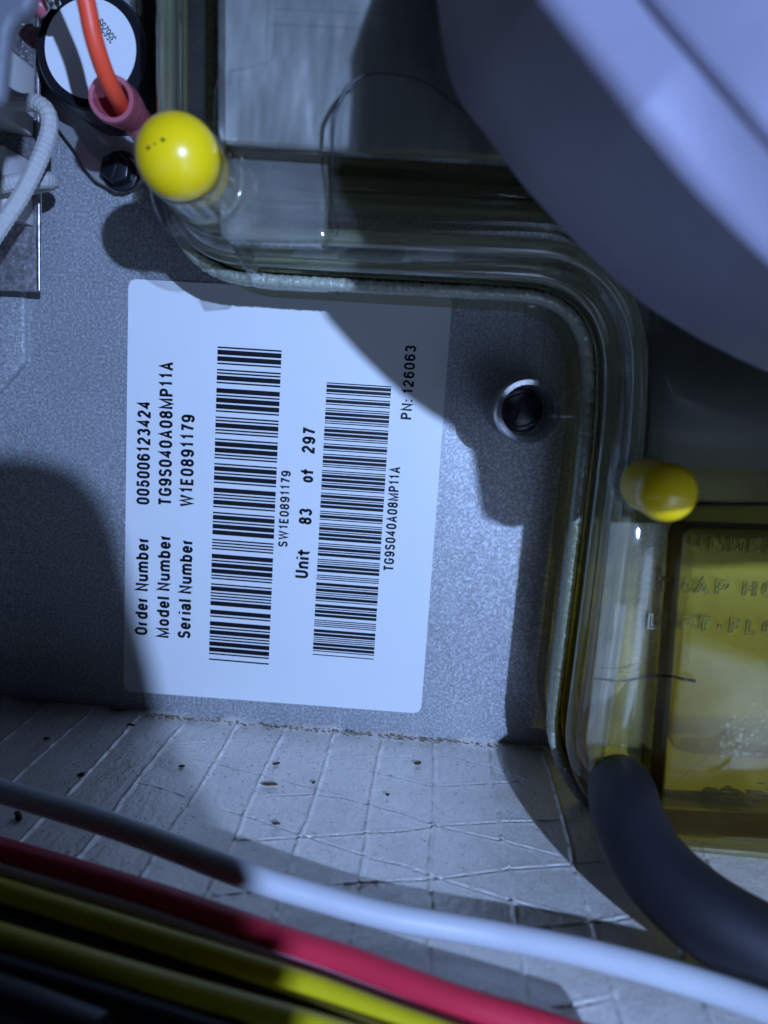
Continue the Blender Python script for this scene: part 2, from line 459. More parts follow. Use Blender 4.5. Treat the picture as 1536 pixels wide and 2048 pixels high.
def text_mesh(name, s, mat, parent, p0, p1, cap, out, depth=0.0, t=.135, gap=.10, outline=0):
    """stroke lettering from p0 to p1 (baseline), capital height cap, facing along 'out'"""
    u = Vector(p1) - Vector(p0); L = u.length; u.normalize()
    o_ = Vector(out).normalized(); v = o_.cross(u)
    pen = 0; lines = []
    for ch in s:
        if ch == ' ': pen += .30; continue
        w, sts = GL[ch]
        for st in sts:
            lines.append([(pen + t / 2 + x * (w - t), t / 2 + y * (1 - t)) for x, y in st])
        pen += w + gap
    sx = L / (pen - gap)
    V, Fc = [], []
    segs = [([(x * sx, y * cap) for x, y in ln], t * cap) for ln in lines]
    if outline:
        ed = []
        for ln, tt in segs:
            a, b = ribbon(ln, tt); closed = np.linalg.norm(np.array(ln[0]) - np.array(ln[-1])) < 1e-9
            if closed: ed += [(list(map(tuple, a)), outline), (list(map(tuple, b)), outline)]
            else: ed.append((list(map(tuple, a)) + list(map(tuple, b[::-1])) + [tuple(a[0])], outline))
        segs = ed
    for ln, tt in segs:
        a, b = ribbon(ln, tt)
        n = len(a); k0 = len(V)
        tops = [depth] if not depth else [depth, 0]
        for dz in tops:
            for q in (a, b):
                V += [Vector(p0) + u * float(c[0]) + v * float(c[1]) + o_ * dz for c in q]
        for i in range(n - 1): Fc.append((k0 + i, k0 + i + 1, k0 + n + i + 1, k0 + n + i))
        if depth:
            for i in range(n - 1):
                Fc.append((k0 + i, k0 + i + 1, k0 + 2 * n + i + 1, k0 + 2 * n + i)); Fc.append((k0 + n + i, k0 + n + i + 1, k0 + 3 * n + i + 1, k0 + 3 * n + i))
            for e in (0, n - 1): Fc.append((k0 + e, k0 + n + e, k0 + 3 * n + e, k0 + 2 * n + e))
    o = obj(name, V, Fc, mat, None, False)
    if parent is not None: o.parent = parent
    return o

# ------------------------------------------------------------------ the setting
def grid(name, us, vs, fn, mat):
    nu, nv = len(us), len(vs)
    U, Vv = np.meshgrid(us, vs, indexing='ij')
    co = fn(U, Vv).reshape(-1, 3)
    i = np.arange(nu * nv).reshape(nu, nv)
    q = np.stack([i[:-1, :-1], i[1:, :-1], i[1:, 1:], i[:-1, 1:]], -1).reshape(-1, 4)
    me = bpy.data.meshes.new(name)
    me.vertices.add(len(co)); me.vertices.foreach_set('co', co.ravel())
    me.loops.add(q.size); me.loops.foreach_set('vertex_index', q.ravel().astype(np.int32))
    me.polygons.add(len(q)); me.polygons.foreach_set('loop_start', np.arange(0, q.size, 4, dtype=np.int32))
    me.polygons.foreach_set('use_smooth', np.ones(len(q), bool))
    me.update(calc_edges=True); me.validate()
    me.materials.append(MAT[mat])
    o = bpy.data.objects.new(name, me); COL.objects.link(o)
    return o

# back panel
panel = grid('back_panel', np.linspace(-.30, .32, 63), np.linspace(-.01, .32, 34),
             lambda U, V: np.stack([U, 0.0003 * np.sin(U * 40) * np.sin(V * 33), V], -1), 'panel')
tag(panel, 'galvanised grey sheet metal panel behind everything', kind='structure')
# the pressed step in the panel under the bracket
pl = [xz(-140, 500, .0018), xz(47, 500, .0018), xz(49, 727, .0018), xz(-2, 783, .0018), xz(-140, 930, .0018)]
prism('pressed_step', pl, -.001, .0018, 'panel', panel, .0009, 3)

# foil floor with raised scrim ribs and creases, real relief
def seg_dist(U, V, a, b):
    d = np.array([b[0] - a[0], b[1] - a[1]]); L2 = d @ d
    t = np.clip(((U - a[0]) * d[0] + (V - a[1]) * d[1]) / L2, 0, 1)
    return np.hypot(U - a[0] - t * d[0], V - a[1] - t * d[1]), t

xs = np.linspace(-.115, .105, 900); ys = np.linspace(.0, -.112, 470)
U, V = np.meshgrid(xs, ys, indexing='ij')
H = np.zeros_like(U)
rng = np.random.RandomState(4)
def wob(a, s, k): return sum(np.sin(a * s * (1 + .7 * i) + k * 3.1 + i * 1.7) / (i + 1) for i in range(4))
ribs = [FL(p, 1436 + (p - 300) * .083).x for p in (85, 180, 280, 372, 475, 570, 668, 765, 868, 980, 1085, 1190, 1300)]
for k, rx in enumerate(ribs):
    cx_ = rx + .00008 * wob(V, 260, k) + .00018 * wob(V, 60, k + 3)
    wdt = .00036 * (1 + .35 * wob(V, 700, k * 2 + 1) * .5)
    H += .00050 * (0.75 + .25 * wob(V, 900, k)) * np.exp(-((U - cx_) / np.maximum(wdt, .00025)) ** 2)
creases = [
 [(422, 1609), (520, 1637), (609, 1669), (740, 1711), (800, 1727), (883, 1754), (1026, 1801), (1188, 1845)],
 [(432, 1682), (604, 1672), (750, 1661), (800, 1659), (878, 1648), (1016, 1641), (1183, 1638)],
 [(521, 1591), (625, 1586), (687, 1594), (800, 1622), (883, 1651), (1016, 1680), (1150, 1718)],
 [(330, 1505), (443, 1531), (620, 1573), (700, 1590)],
 [(661, 1771), (734, 1765), (800, 1760), (883, 1754), (1016, 1734), (1228, 1720)],
 [(400, 1798), (500, 1786), (600, 1780)], [(1000, 1865), (1041, 1860), (1193, 1845), (1297, 1825)],
 [(700, 1532), (780, 1550), (868, 1572), (996, 1564), (1080, 1562)], [(860, 1505), (923, 1518), (992, 1537), (1090, 1575)],
 [(1100, 2020), (1134, 2015), (1228, 1995)], [(240, 1560), (330, 1580), (430, 1612)], [(250, 1500), (320, 1492), (520, 1480)],
 [(560, 1530), (690, 1516), (870, 1512)],
]
DIRT_SHADE = np.zeros_like(U)
for k, cl in enumerate(creases):
    pts = [FL(*c) for c in cl]
    amp = (.00052, .00046, .00044, .00026, .0005, .0003, .0005, .0003, .00028, .0005, .00018, .00016, .00018)[k]
    jit = [(p.x + .0003 * (rnd.random() - .5), p.y + .0003 * (rnd.random() - .5)) for p in pts]
    C = np.zeros_like(U)
    for q, (a, b) in enumerate(zip(jit[:-1], jit[1:])):
        d, t = seg_dist(U, V, a, b)
        w_ = np.ones_like(t)
        if q == 0: w_ = np.clip(t * 1.6, 0, 1)
        if q == len(jit) - 2: w_ = w_ * np.clip((1 - t) * 1.6, 0, 1)
        w_ = w_ * (.7 + .3 * wob(t, 17, k + q))
        C = np.where(np.abs(w_ * (np.exp(-(d / .00024) ** 2) - .28 * np.exp(-((d - .0006) / .0004) ** 2))) > np.abs(C), w_ * (np.exp(-(d / .00024) ** 2) - .28 * np.exp(-((d - .0006) / .0004) ** 2)), C)
    H -= amp * C
    DIRT_SHADE = np.maximum(DIRT_SHADE, np.clip(C, 0, 1) * min(1, amp / .0004))  # creases coloured darker, dirt and the folds' shade in one mask
H += .0011 * (wob(U, 34, 1) * .3 + wob(V, 41, 2) * .3) * .5
H += .00016 * wob(U + .4 * V, 210, 5) * wob(V - .3 * U, 190, 8) * .4
H -= H[:, :1] * np.exp(-(np.abs(V) / .003) ** 2)
edge = np.exp(-(np.abs(V) / .0025) ** 2)
H += .0008 * edge + .0004 * edge * wob(U, 300, 4)
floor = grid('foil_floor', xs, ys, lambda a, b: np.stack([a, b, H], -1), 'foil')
at_ = floor.data.attributes.new('dirt_shade', 'FLOAT', 'POINT'); at_.data.foreach_set('value', DIRT_SHADE.ravel().astype(np.float32))
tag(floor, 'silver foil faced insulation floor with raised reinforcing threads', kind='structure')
fl2 = grid('floor', np.linspace(-.35, .4, 20), np.linspace(.02, -.45, 20),
           lambda a, b: np.stack([a, b, np.full_like(a, -.003)], -1), 'foil')
tag(fl2, 'foil faced cabinet floor further out', kind='structure')

def joined(lst):
    V, Fc = [], []
    for v, f in lst:
        o = len(V); V += list(v); Fc += [tuple(i + o for i in q) for q in f]
    return V, Fc

# rust and dust along the fold
bits = []
for i in range(520):
    px = rnd.uniform(300, 1085)
    if rnd.random() < .35: px = rnd.gauss(rnd.choice((330, 560, 690, 800, 870)), 25)
    p = FL(px, 1405 + px * .088 + 2 + rnd.gauss(2, 3)); s = rnd.uniform(.00006, .00024) * (2 if rnd.random() < .05 else 1)
    v, f = lump(s, i, (1.5, .8, .6)); bits.append(([x + p + Vector((0, -.0004, .0009)) for x in v], f))
o = obj('rust_crumbs', *joined(bits), 'rust'); tag(o, 'brown rust crumbs along the fold between panel and foil floor', 'rust', kind='stuff')
bits = []
for i in range(800):
    px, py = rnd.uniform(40, 1100), 1430 + abs(rnd.gauss(0, 140)) + 20
    if py > 1900: continue
    p = FL(px, py); v, f = lump(rnd.uniform(.00005, .00014), i + 300, (1.2, .9, .5))
    bits.append(([x + p + Vector((0, 0, .0003)) for x in v], f))
o = obj('dust_specks', *joined(bits), 'debris', None, False); tag(o, 'fine dark dust specks scattered over the foil floor', 'dust', kind='stuff')

def fragment(px, py, ln, ang, label, squash=(1, .35, .35), seed=1):
    v, f = lump(ln / 2 * .88, seed, squash)
    c, s_ = math.cos(ang), math.sin(ang)
    p = FL(px, py)
    v = [Vector((x.x * c - x.y * s_, x.x * s_ + x.y * c, x.z)) for x in v]
    zmin = min(x.z for x in v)
    o = obj('debris_fragment', [x + Vector((0, 0, -zmin + .0002)) for x in v], f, 'debris')
    o.location = p
    tag(o, label, 'debris', 'brown debris fragments on the foil floor')
fragment(540, 1573, .0042, .15, 'longest twig-like brown fragment on the lit foil, below the white sticker', (1, .18, .2), 3)
fragment(627, 1569, .0013, .9, 'small dark crumb just right of the long twig fragment', (1, .6, .5), 5)
fragment(836, 1531, .0021, .4, 'reddish brown flake below the bottom right corner of the sticker', (1, .5, .4), 8)
fragment(775, 1594, .0010, 1.3, 'tiny round dark crumb in the middle of the lit foil, right of the twig', (1, .9, .7), 9)
fragment(552, 1531, .0019, .5, 'little brown flake above the long twig fragment', (1, .5, .4), 11)
fragment(364, 1536, .0018, .2, 'dark flat fragment between two foil ribs left of the twig', (1, .5, .35), 12)
fragment(162, 1553, .0019, .6, 'black fragment touching the foil rib at far left', (1, .5, .4), 14)
fragment(36, 1641, .0034, 2.4, 'curled brown leaf bit at the left edge below the shadowed wire', (1, .45, .5), 15)
fragment(552, 1651, .0021, .1, 'pale brown tuft near the crossing of two creases', (1, .5, .3), 17)
fragment(94, 1480, .0021, .2, 'dark fragment in the shaded foil close to the left end of the fold', (1, .45, .3), 18)
fragment(262, 1454, .0022, .1, 'dark fragment by the fold where the shadow ends', (1, .45, .3), 19)

# ------------------------------------------------------------------ the white label
CODE39 = {'0': 'nnnwwnwnn', '1': 'wnnwnnnnw', '2': 'nnwwnnnnw', '3': 'wnwwnnnnn', '4': 'nnnwwnnnw', '5': 'wnnwwnnnn', '6': 'nnwwwnnnn', '7': 'nnnwnnwnw',
 '8': 'wnnwnnwnn', '9': 'nnwwnnwnn', 'A': 'wnnnnwnnw', 'E': 'wnnnwwnnn', 'G': 'nnnnnwwnw', 'M': 'wnwnnnnwn', 'P': 'nnwnwnnwn', 'S': 'nnwnnnwwn', 'T': 'nnnnwnwwn',
 'W': 'wwwnnnnnn', '*': 'nwnnwnwnn'}
def corner_poly(pts, r, n=8):
    out = []
    m = len(pts)
    for i in range(m):
        p0, p, p1 = (Vector(pts[(i - 1) % m]), Vector(pts[i]), Vector(pts[(i + 1) % m]))
        a = p + (p0 - p).normalized() * r; b = p + (p1 - p).normalized() * r
        for k in range(n + 1):
            t = k / n; out.append(((1 - t) ** 2 * a + 2 * t * (1 - t) * p + t * t * b)[:])
    return out
lc = [xz(258, 558, 0), xz(905, 594, 0), xz(842, 1426, 0), xz(248, 1381, 0)]
label = prism('label_sticker', corner_poly(lc, .0024), .0001, .0004, 'sticker', panel)
label.parent = None
tag(label, 'white rectangular sticker with black lettering and two barcodes on the grey panel', 'sticker')
ih = .00046
def line(s, a, b, cap, bold=.192):
    p0, p1 = W(*a, ih), W(*b, ih)
    text_mesh('printed_line', s, 'ink', label, p0, p1, cap * .1228e-3, (0, -1, 0), 0, bold)
line('Order Number', (295, 1271), (298, 1075), 28, .20)
line('Model Number', (338, 1277), (342, 1070), 28, .20)
line('Serial Number', (381, 1278), (386, 1079), 28, .20)
line('005006123424', (299, 1010), (302, 803), 28)
line('TG9S040A08MP11A', (343, 1012), (347, 724), 28)
line('W1E0891179', (386, 1015), (390, 830), 28)
line('SW1E0891179', (575, 1095), (582, 942), 20, .185)
line('Unit', (616, 1158), (620, 1101), 28, .20)
line('83', (623, 1050), (625, 1018), 27, .20)
line('of', (626, 966), (628, 940), 27, .20)
line('297', (629, 908), (633, 857), 27, .20)
line('TG9S040A08MP11A', (787, 1143), (801, 934), 21, .185)
line('PN: 126063', (823, 840), (833, 691), 22, .19)
def barcode(s, TL, TR, BL, BR):
    w = [Vector(W(*c, ih)) for c in (TL, TR, BL, BR)]
    mods = []
    for ch in '*' + s + '*':
        for i, e in enumerate(CODE39[ch]): mods.append((i % 2 == 0, 3 if e == 'w' else 1))
        mods.append((False, 1))
    mods.pop(); tot = sum(m[1] for m in mods); x = 0; V, Fc = [], []
    for bar, wd in mods:
        if bar:
            a, b = x / tot, (x + wd) / tot
            o = len(V)
            for t in (a, b):
                V += [w[2].lerp(w[0], t), w[3].lerp(w[1], t)]
            Fc.append((o, o + 1, o + 3, o + 2))
        x += wd
    obj('barcode', V, Fc, 'ink', label, False)
barcode('SW1E0891179', (435.3, 692.7), (563.3, 700.8), (417.8, 1319.4), (537.3, 1329.7))
barcode('TG9S040A08MP11A', (653.6, 764.6), (782.6, 772.7), (625.3, 1309.5), (747.5, 1319.4))

# ------------------------------------------------------------------ the clear box
HF = .027
out_px = [(317, -330), (317, -60), (318, 120), (319, 300), (322, 365), (331, 425), (352, 478), (386, 520), (430, 549), (480, 563), (560, 569), (660, 575), (800, 583),
          (930, 590), (1040, 597), (1085, 604), (1122, 622), (1150, 652), (1166, 695), (1171, 750), (1167, 850), (1156, 960), (1140, 1100), (1122, 1250), (1106, 1380),
          (1100, 1440), (1104, 1490), (1120, 1540), (1145, 1582), (1175, 1615), (1215, 1640), (1300, 1660), (1450, 1676), (1620, 1692), (1900, 1715)]
OUT = spline([xz(a, b, HF) for a, b in out_px], 260)
# inside of the outline is to the right / above, which is on the LEFT when walking down and then right
def ring(off, h):
    P = OUT if off == 0 else offset_line(OUT, off)
    return [(p[0], -h, p[1]) for p in P]
FAR = [(.20, .02), (.20, .24)]
def loft_profile(name, prof, mat, parent, top=True):
    V, Fc = [], []
    n = len(OUT)
    for off, h in prof: V += ring(off, h)
    for i in range(len(prof) - 1):
        for j in range(n - 1):
            Fc.append((i * n + j, i * n + j + 1, (i + 1) * n + j + 1, (i + 1) * n + j))
    if top:
        h = prof[-1][1]; base = (len(prof) - 1) * n
        far = [(.22, -h, V[base + n - 1][2]), (.22, -h, V[base][2])]
        poly = V[base:base + n] + far
        idx = list(range(base, base + n)) + [len(V), len(V) + 1]
        V += far
        for t in tessellate_polygon([[Vector(p) for p in poly]]): Fc.append(tuple(idx[k] for k in t))
    return obj(name, V, Fc, mat, parent, True, 40)

box = empty('drain_box', 'yellowed clear plastic drain box with rounded edge filling the right side', 'drain box')
box.location = (.05, -.03, .1)
def in_box(o):
    o.parent = box; o.matrix_parent_inverse = Matrix.Translation(-Vector(box.location)); return o
shell = in_box(loft_profile('shell', [(1.7e-3, .0262), (2.3e-3, .0240), (3.0e-3, .0245), (3.3e-3, .028), (3.7e-3, .033), (4.4e-3, .0375), (5.6e-3, .0412), (7.0e-3, .0436), (8.8e-3, .0452), (10.5e-3, .0458), (12.5e-3, .0455)], 'box', None))
inner = in_box(loft_profile('inner_shell', [(2.6e-3, .004), (5.4e-3, .012), (5.9e-3, .026), (6.4e-3, .0335), (7.4e-3, .0372), (9.0e-3, .0405), (10.8e-3, .0425), (13.0e-3, .0432), (15.0e-3, .043)], 'box_in', None))
flange = in_box(loft_profile('flange', [(.4e-3, .0005), (.8e-3, .010), (.9e-3, .0225), (1.6e-3, .0235), (2.4e-3, .0236)], 'box_in', None, False))
for o_, h_, r_ in ((4.5e-3, .0325, .00205), (6.9e-3, .0425, .00150)):
    B = resample(offset_line(OUT, o_), 320)
    in_box(tube('edge_bead', [(p[0], -h_, p[1]) for p in B], r_, 'bead', None, 18))
in_box(loft_profile('groove_shade', [(1.6e-3, .0228), (2.2e-3, .0234), (2.9e-3, .0232), (3.1e-3, .0220)], 'blackplastic', None, False))  # opaque black strip added to paint in the groove's shade
# rough weld edge, a bumpy bead
P = resample(OUT, 900); N = offset_line(P, 1.0) - P
V, Fc = [], []
cs = [(-.25e-3, .0235), (-.45e-3, .0252), (-.3e-3, .0266), (.35e-3, .0272), (1.0e-3, .0272), (1.6e-3, .0271), (2.1e-3, .0264), (2.2e-3, .0240)]
for i in range(len(P)):
    for k, (o_, h) in enumerate(cs):
        q = P[i] + N[i] * o_
        a = .00026 * noise.noise(Vector((q[0] * 2600, q[1] * 2600, k * 1.3))) + .00012 * noise.noise(Vector((q[0] * 700, q[1] * 700, k)))
        V.append((q[0] + N[i][0] * a * 1.2, -h - a * 1.4, q[1] + N[i][1] * a * 1.2))
m_ = len(cs)
for i in range(len(P) - 1):
    for k in range(m_ - 1): Fc.append((i * m_ + k, i * m_ + k + 1, (i + 1) * m_ + k + 1, (i + 1) * m_ + k))
in_box(obj('weld_edge', V, Fc, 'weld', None, True))
# second weld edge lower inside, seen through the clear wall
P2 = offset_line(resample(OUT, 700), 4.2e-3)
V, Fc = tube_geo([(p[0], -.0235 - .0002 * noise.noise(Vector((p[0] * 1500, 0, p[1] * 1500))), p[1]) for p in P2], .0007, 8, False,
                 lambda i, a: 1 + .3 * noise.noise(Vector((i * .6, a, 3))))
in_box(obj('inner_weld_edge', V, Fc, 'weld', None, True))

# raised cover in the upper part (hollow, open to the box)
def hollow(name, poly, h0, h1, r, mat, mat_wall, parent=None):
    poly = corner_poly(poly, r, 6)
    c = Vector((sum(p[0] for p in poly) / len(poly), sum(p[1] for p in poly) / len(poly)))
    n = len(poly); V, Fc = [], []
    for sh, h in ((0, h0), (0, h1 - .0012), (.0004, h1 - .0003), (.0013, h1)):
        for p in poly:
            d = (c - Vector(p)).normalized() * sh
            V.append((p[0] + d[0], -h, p[1] + d[1]))
    for i in range(3):
        for j in range(n): Fc.append((i * n + j, i * n + (j + 1) % n, (i + 1) * n + (j + 1) % n, (i + 1) * n + j))
    wall = in_box(obj(name + '_wall', V, Fc[:n], mat_wall, parent, True, 40))
    Vt = V[n:]; Ft = [tuple(i - n for i in f) for f in Fc[n:]]
    Ft.append(tuple(range(2 * n, 3 * n)))
    top = in_box(obj(name, Vt, Ft, mat, parent, True, 40))
    return wall, top
TOPH = .058
hollow('raised_cover', [xz(432, -400, TOPH), xz(432, 292, TOPH), xz(1060, 330, TOPH), xz(1700, 370, TOPH), xz(1700, -400, TOPH)][::-1], .0455, TOPH, .003, 'box', 'wall')
hollow('side_block', [xz(436, 300, .052), xz(436, 480, .052), xz(652, 486, .052), xz(655, 300, .052)][::-1], .0455, .052, .002, 'frost', 'clear')
hollow('window_block', [xz(1372, 1058, .055), xz(1322, 1672, .055), xz(1900, 1700, .055), xz(1900, 1075, .055)], .0455, .055, .0022, 'box_win', 'wall')
hollow('window_recess', [xz(1396, 1075, .054), xz(1338, 1505, .054), xz(1900, 1545, .054), xz(1900, 1088, .054)], .040, .0545, .0035, 'box_win', 'box_in')
# yellowed drain tray seen through the window
V = []
tr = [xz(1362, 1010, .02), xz(1318, 1720, .02), xz(2000, 1780, .02), xz(2000, 1010, .02)]
in_box(prism('drain_tray', tr[::-1], .008, .020, 'olive', None, .001))
def inner_metal():
    t = NT('dull_inner_metal')
    st = t.noise(60, 5, .6, t.pos((9, 1, .9)))
    bl = t.noise(48, 3, .5, t.pos((1.8, 1, .8)))
    c = t.mix(st, (.24, .24, .23), (.40, .40, .39))
    c = t.mix(t.ramp(bl, [(.42, (0, 0, 0)), (.68, (1, 1, 1))]), c, (.66, .66, .64))  # pale blotches painted in for reflections on the clear cover
    return t.done(t.pbsdf(c, .33, .5, .5, t.bump(bl, .5, .004)))
MAT['inner'] = inner_metal()
in_box(prism('inner_plate', [xz(438, -420, .0525), xz(438, 286, .0525), xz(1500, 346, .0525), xz(1500, -420, .0525)][::-1], .0500, .0525, 'inner', None, .0012, 3))
# channel rail in the upper cover and water line in it
tray2 = [xz(430, 318, .040), xz(430, 372, .040), xz(1400, 412, .040), xz(1400, 352, .040)]
in_box(prism('drain_channel', tray2[::-1], .030, .040, 'wall', None, .0012))
# horizontal ribs
for (a, b) in (((436, 380), (1250, 418)), ((436, 470), (1150, 508))):
    q = [xz(a[0], a[1], .040), xz(b[0], b[1], .040), xz(b[0], b[1] + 9, .040), xz(a[0], a[1] + 9, .040)]
    in_box(prism('rib', q, .026, .0425, 'box_in', None, .0003))
# hazy flat face beside the window
in_box(prism('side_face', [xz(1222, 1044, .0448), xz(1172, 1490, .0448), xz(1312, 1500, .0448), xz(1340, 1046, .0448)], .0440, .0448, 'frost_face', None, .0003))
in_box(prism('shade_plate', [xz(1300, 480, .018), xz(1290, 1030, .018), xz(2000, 1030, .018), xz(2000, 480, .018)], .006, .018, 'blackplastic', None, .001))  # black plate added to deepen the shade seen through the box
# moulding seam lines
def seam(name, pts, h, r, mat, n=80):
    p = spline([W(a, b, h) for a, b in pts], n)
    return tube(name, p, r, mat, None, 8)
in_box(seam('mould_line', [(556, -60), (551, 20), (549, 80), (544, 115), (520, 130), (480, 138), (452, 147), (436, 165), (430, 200), (429, 285)], TOPH + .0002, .00012, 'clear'))
in_box(seam('mould_line', [(551, 18), (640, 22), (720, 26), (900, 33)], TOPH + .0002, .00014, 'clear'))
in_box(seam('mould_line', [(660, 420), (653, 330), (652, 486), (650, 500)], .0525, .00012, 'box_in'))
hair = tube('hair_strand', spline([W(672, 475, .047), W(676, 452, .0472), W(664, 400, .0535), W(664, 320, .0575), W(667, 240, .0592), W(678, 205, .0592), W(700, 170, .0592), W(725, 152, .0592),
        W(765, 147, .0592), W(805, 151, .0592), W(850, 165, .0592), W(900, 200, .0590), W(952, 245, .0588), W(1010, 300, .0586)], 140),
        lambda t: .00010 + .00028 * math.exp(-((t - .42) / .12) ** 2), 'hair', None, 8)
tag(hair, 'thin dark curved strand lying on the clear cover near the top', 'strand')
frond = tube('plastic_sliver', spline([W(1190, 1357, .0475), W(1240, 1362, .0478), W(1300, 1353, .048), (W(1340, 1352, .05)), W(1362, 1357, .0565), W(1390, 1362, .0565)], 60), lambda t: .00008 + .00022 * t, 'hair', None, 8)
tag(frond, 'small dark sliver lying across the edge of the yellow window', 'sliver')

# screw boss with its arm, on the outside of the box
bc = xz(1056, 822, .027)
boss = in_box(lathe_y('screw_boss', bc, [(.0070, .0005), (.0068, .026), (.0064, .0270), (.0054, .0268), (.0051, .0255), (.0051, .011)], 'stem', None, 40, False, False))
prism_arm = [xz(1052, 600, .025), xz(1040, 775, .025), xz(1082, 775, .025), xz(1098, 604, .025)]
in_box(prism('boss_arm', prism_arm, .0215, .026, 'clear', None, .0012, 3))
for a, b in (((1090, 785), (1160, 700)), ((1095, 822), (1165, 760)), ((1098, 832), (1165, 834))):
    in_box(tube('web_rib', [W(*a, .0222), W((a[0] + b[0]) / 2, (a[1] + b[1]) / 2, .0222), W(*b, .0222)], .0004, 'clear', None, 8))
def hex_screw(c, r, h0, h1, label, washer=True):
    o = empty('hex_screw', label, 'screw', 'black hex head screws')
    o.location = (c[0], -h0, c[1])
    def par(x): x.parent = o; x.matrix_parent_inverse = Matrix.Translation(-Vector(o.location))
    if washer: par(lathe_y('flange', c, [(r * 1.22, h0), (r * 1.22, h0 + .0007), (r * 1.1, h0 + .0011), (r * .9, h0 + .0012)], 'blacksteel', None, 36))
    bm = bmesh.new()
    poly = [(c[0] + r * math.cos(math.pi / 3 * k + .4), c[1] + r * math.sin(math.pi / 3 * k + .4)) for k in range(6)]
    par(prism('head', poly, h0 + .001, h1, 'blacksteel', None, r * .12, 2)); bm.free()
    u = Vector((.35, 1)).normalized(); v = Vector((-u[1], u[0]))
    C2 = Vector(c)
    par(prism('slot', [(C2 + u * r * .72 + v * r * .12)[:], (C2 - u * r * .72 + v * r * .12)[:], (C2 - u * r * .72 - v * r * .12)[:], (C2 + u * r * .72 - v * r * .12)[:]], h1 - .0008, h1 + .0001, 'blackplastic', None, .00012))
hex_screw(bc, .0041, .0120, .0140, 'black screw sunk deep in the clear round boss beside the sticker')

# nozzles
n1 = xz(364, 322, .0585)
in_box(lathe_y('nozzle', n1, [(.0115, .0430), (.0098, .0450), (.0080, .0458), (.0071, .0472), (.0069, .0580), (.0067, .0586), (.0064, .0582), (.0062, .0560), (.0062, .0440)], 'stem', None, 56, False, False, 60))
ring_ = [(n1[0] + .0071 * math.cos(a), n1[1] + .0071 * math.sin(a)) for a in np.linspace(0, 2 * math.pi, 49)]
in_box(tube('nozzle_lip', [(x, -.0478, z) for x, z in ring_], .0006, 'bead', None, 10))
rib_a = [(n1[0] + .003, n1[1] - .0068), (n1[0] + .0078, n1[1] - .0150), (n1[0] + .0090, n1[1] - .0146), (n1[0] + .0046, n1[1] - .0060)]
in_box(prism('nozzle_rib', rib_a, .036, .047, 'clear', None, .0003))
def cap(c, r, h0, hc, label, dots=False, skirt=.90):
    o = empty('end_cap', label, 'end cap', 'yellow end caps on the clear box'); o.location = (c[0], -h0, c[1])
    prof = [(r * skirt, h0), (r * (skirt + .01), hc - .0030), (r * (skirt + .02), hc - .0022), (r * .985, hc - .0012), (r, hc)]
    prof += [(r * math.cos(a), hc + r * .95 * math.sin(a)) for a in np.linspace(.1, math.pi / 2 - .02, 16)]
    b = lathe_y('cap_body', c, prof, 'yellow_cap', None, 56, True, True, 60)
    b.parent = o; b.matrix_parent_inverse = Matrix.Translation(-Vector(o.location))
    if dots:
        for px, py in ((297, 295), (326, 279), (310, 287)):
            # seat the dot on the dome along the view ray
            R_ = ray(px, py); s0 = Vector((c[0], -hc, c[1])); oc = Vector(CAM) - s0; dd = Vector(R_).normalized()
            bq = oc.dot(dd); disc = bq * bq - (oc.dot(oc) - r * r)
            if disc <= 0: continue
            p = Vector(CAM) + dd * (-bq - math.sqrt(disc))
            v, f = lump(.00028 if px != 310 else .00016, px, (1, 1, .8))
            d_ = obj('dirt_spot', [x + p for x in v], f, 'dirt_shade'); d_.parent = o; d_.matrix_parent_inverse = Matrix.Translation(-Vector(o.location))
cap(n1, .0067, .0475, .0605, 'larger bright yellow cap on a clear nozzle at the corner of the box', True, .92)
n2 = xz(1334, 985, .066)
in_box(lathe_y('nozzle', n2, [(.0066, .0450), (.0052, .0462), (.0048, .0475), (.0048, .0520), (.0042, .0522), (.0040, .0460)], 'clear', None, 40, False, False, 60))
cap(n2, .0047, .0545, .0655, 'smaller yellow cap mostly in shade above the yellow window', False, .96)

# raised lettering on the box face, cut by the picture's edge in the photo
LT = .0462
for s, a, b in (('UNDER', (1376, 1098), (1560, 1108)), ('TRAP HO', (1310, 1182), (1552, 1194)), ('LEFT-FLO', (1292, 1254), (1552, 1272))):
    p0, p1 = W(*a, LT), W(*b, LT)
    in_box(text_mesh('raised_lettering', s, 'letter', None, p0, p1, 30 * .0925e-3, (0, -1, 0), .0006, .20, .14, .00016))

# droplets
def drops(boxpx, n, h, smin, smax, seed, dens=None):
    r_ = random.Random(seed); L_ = []
    bm = bmesh.new(); bmesh.ops.create_icosphere(bm, subdivisions=1, radius=1); base = [v.co.copy() for v in bm.verts]; bf = [tuple(x.index for x in f.verts) for f in bm.faces]; bm.free()
    for i in range(n):
        px = r_.uniform(boxpx[0], boxpx[2]); py = boxpx[1] + (boxpx[3] - boxpx[1]) * (r_.random() ** (dens or 1))
        if dens and px < boxpx[0] + (boxpx[3] - py) * .6 * r_.random(): continue
        p = W(px, py, h); s = r_.uniform(smin, smax)
        L_.append(([p + Vector((v.x * s, v.y * s * .55, v.z * s)) for v in base], bf))
    return joined(L_)
o = in_box(obj('water_droplets', *drops((1430, 1395, 1550, 1512), 210, .0552, .00005, .00024, 2, .5), 'water')); tag(o, kind='stuff')
o = in_box(obj('water_droplets', *drops((425, 322, 800, 352), 220, .0404, .00008, .00026, 3), 'water')); tag(o, kind='stuff')
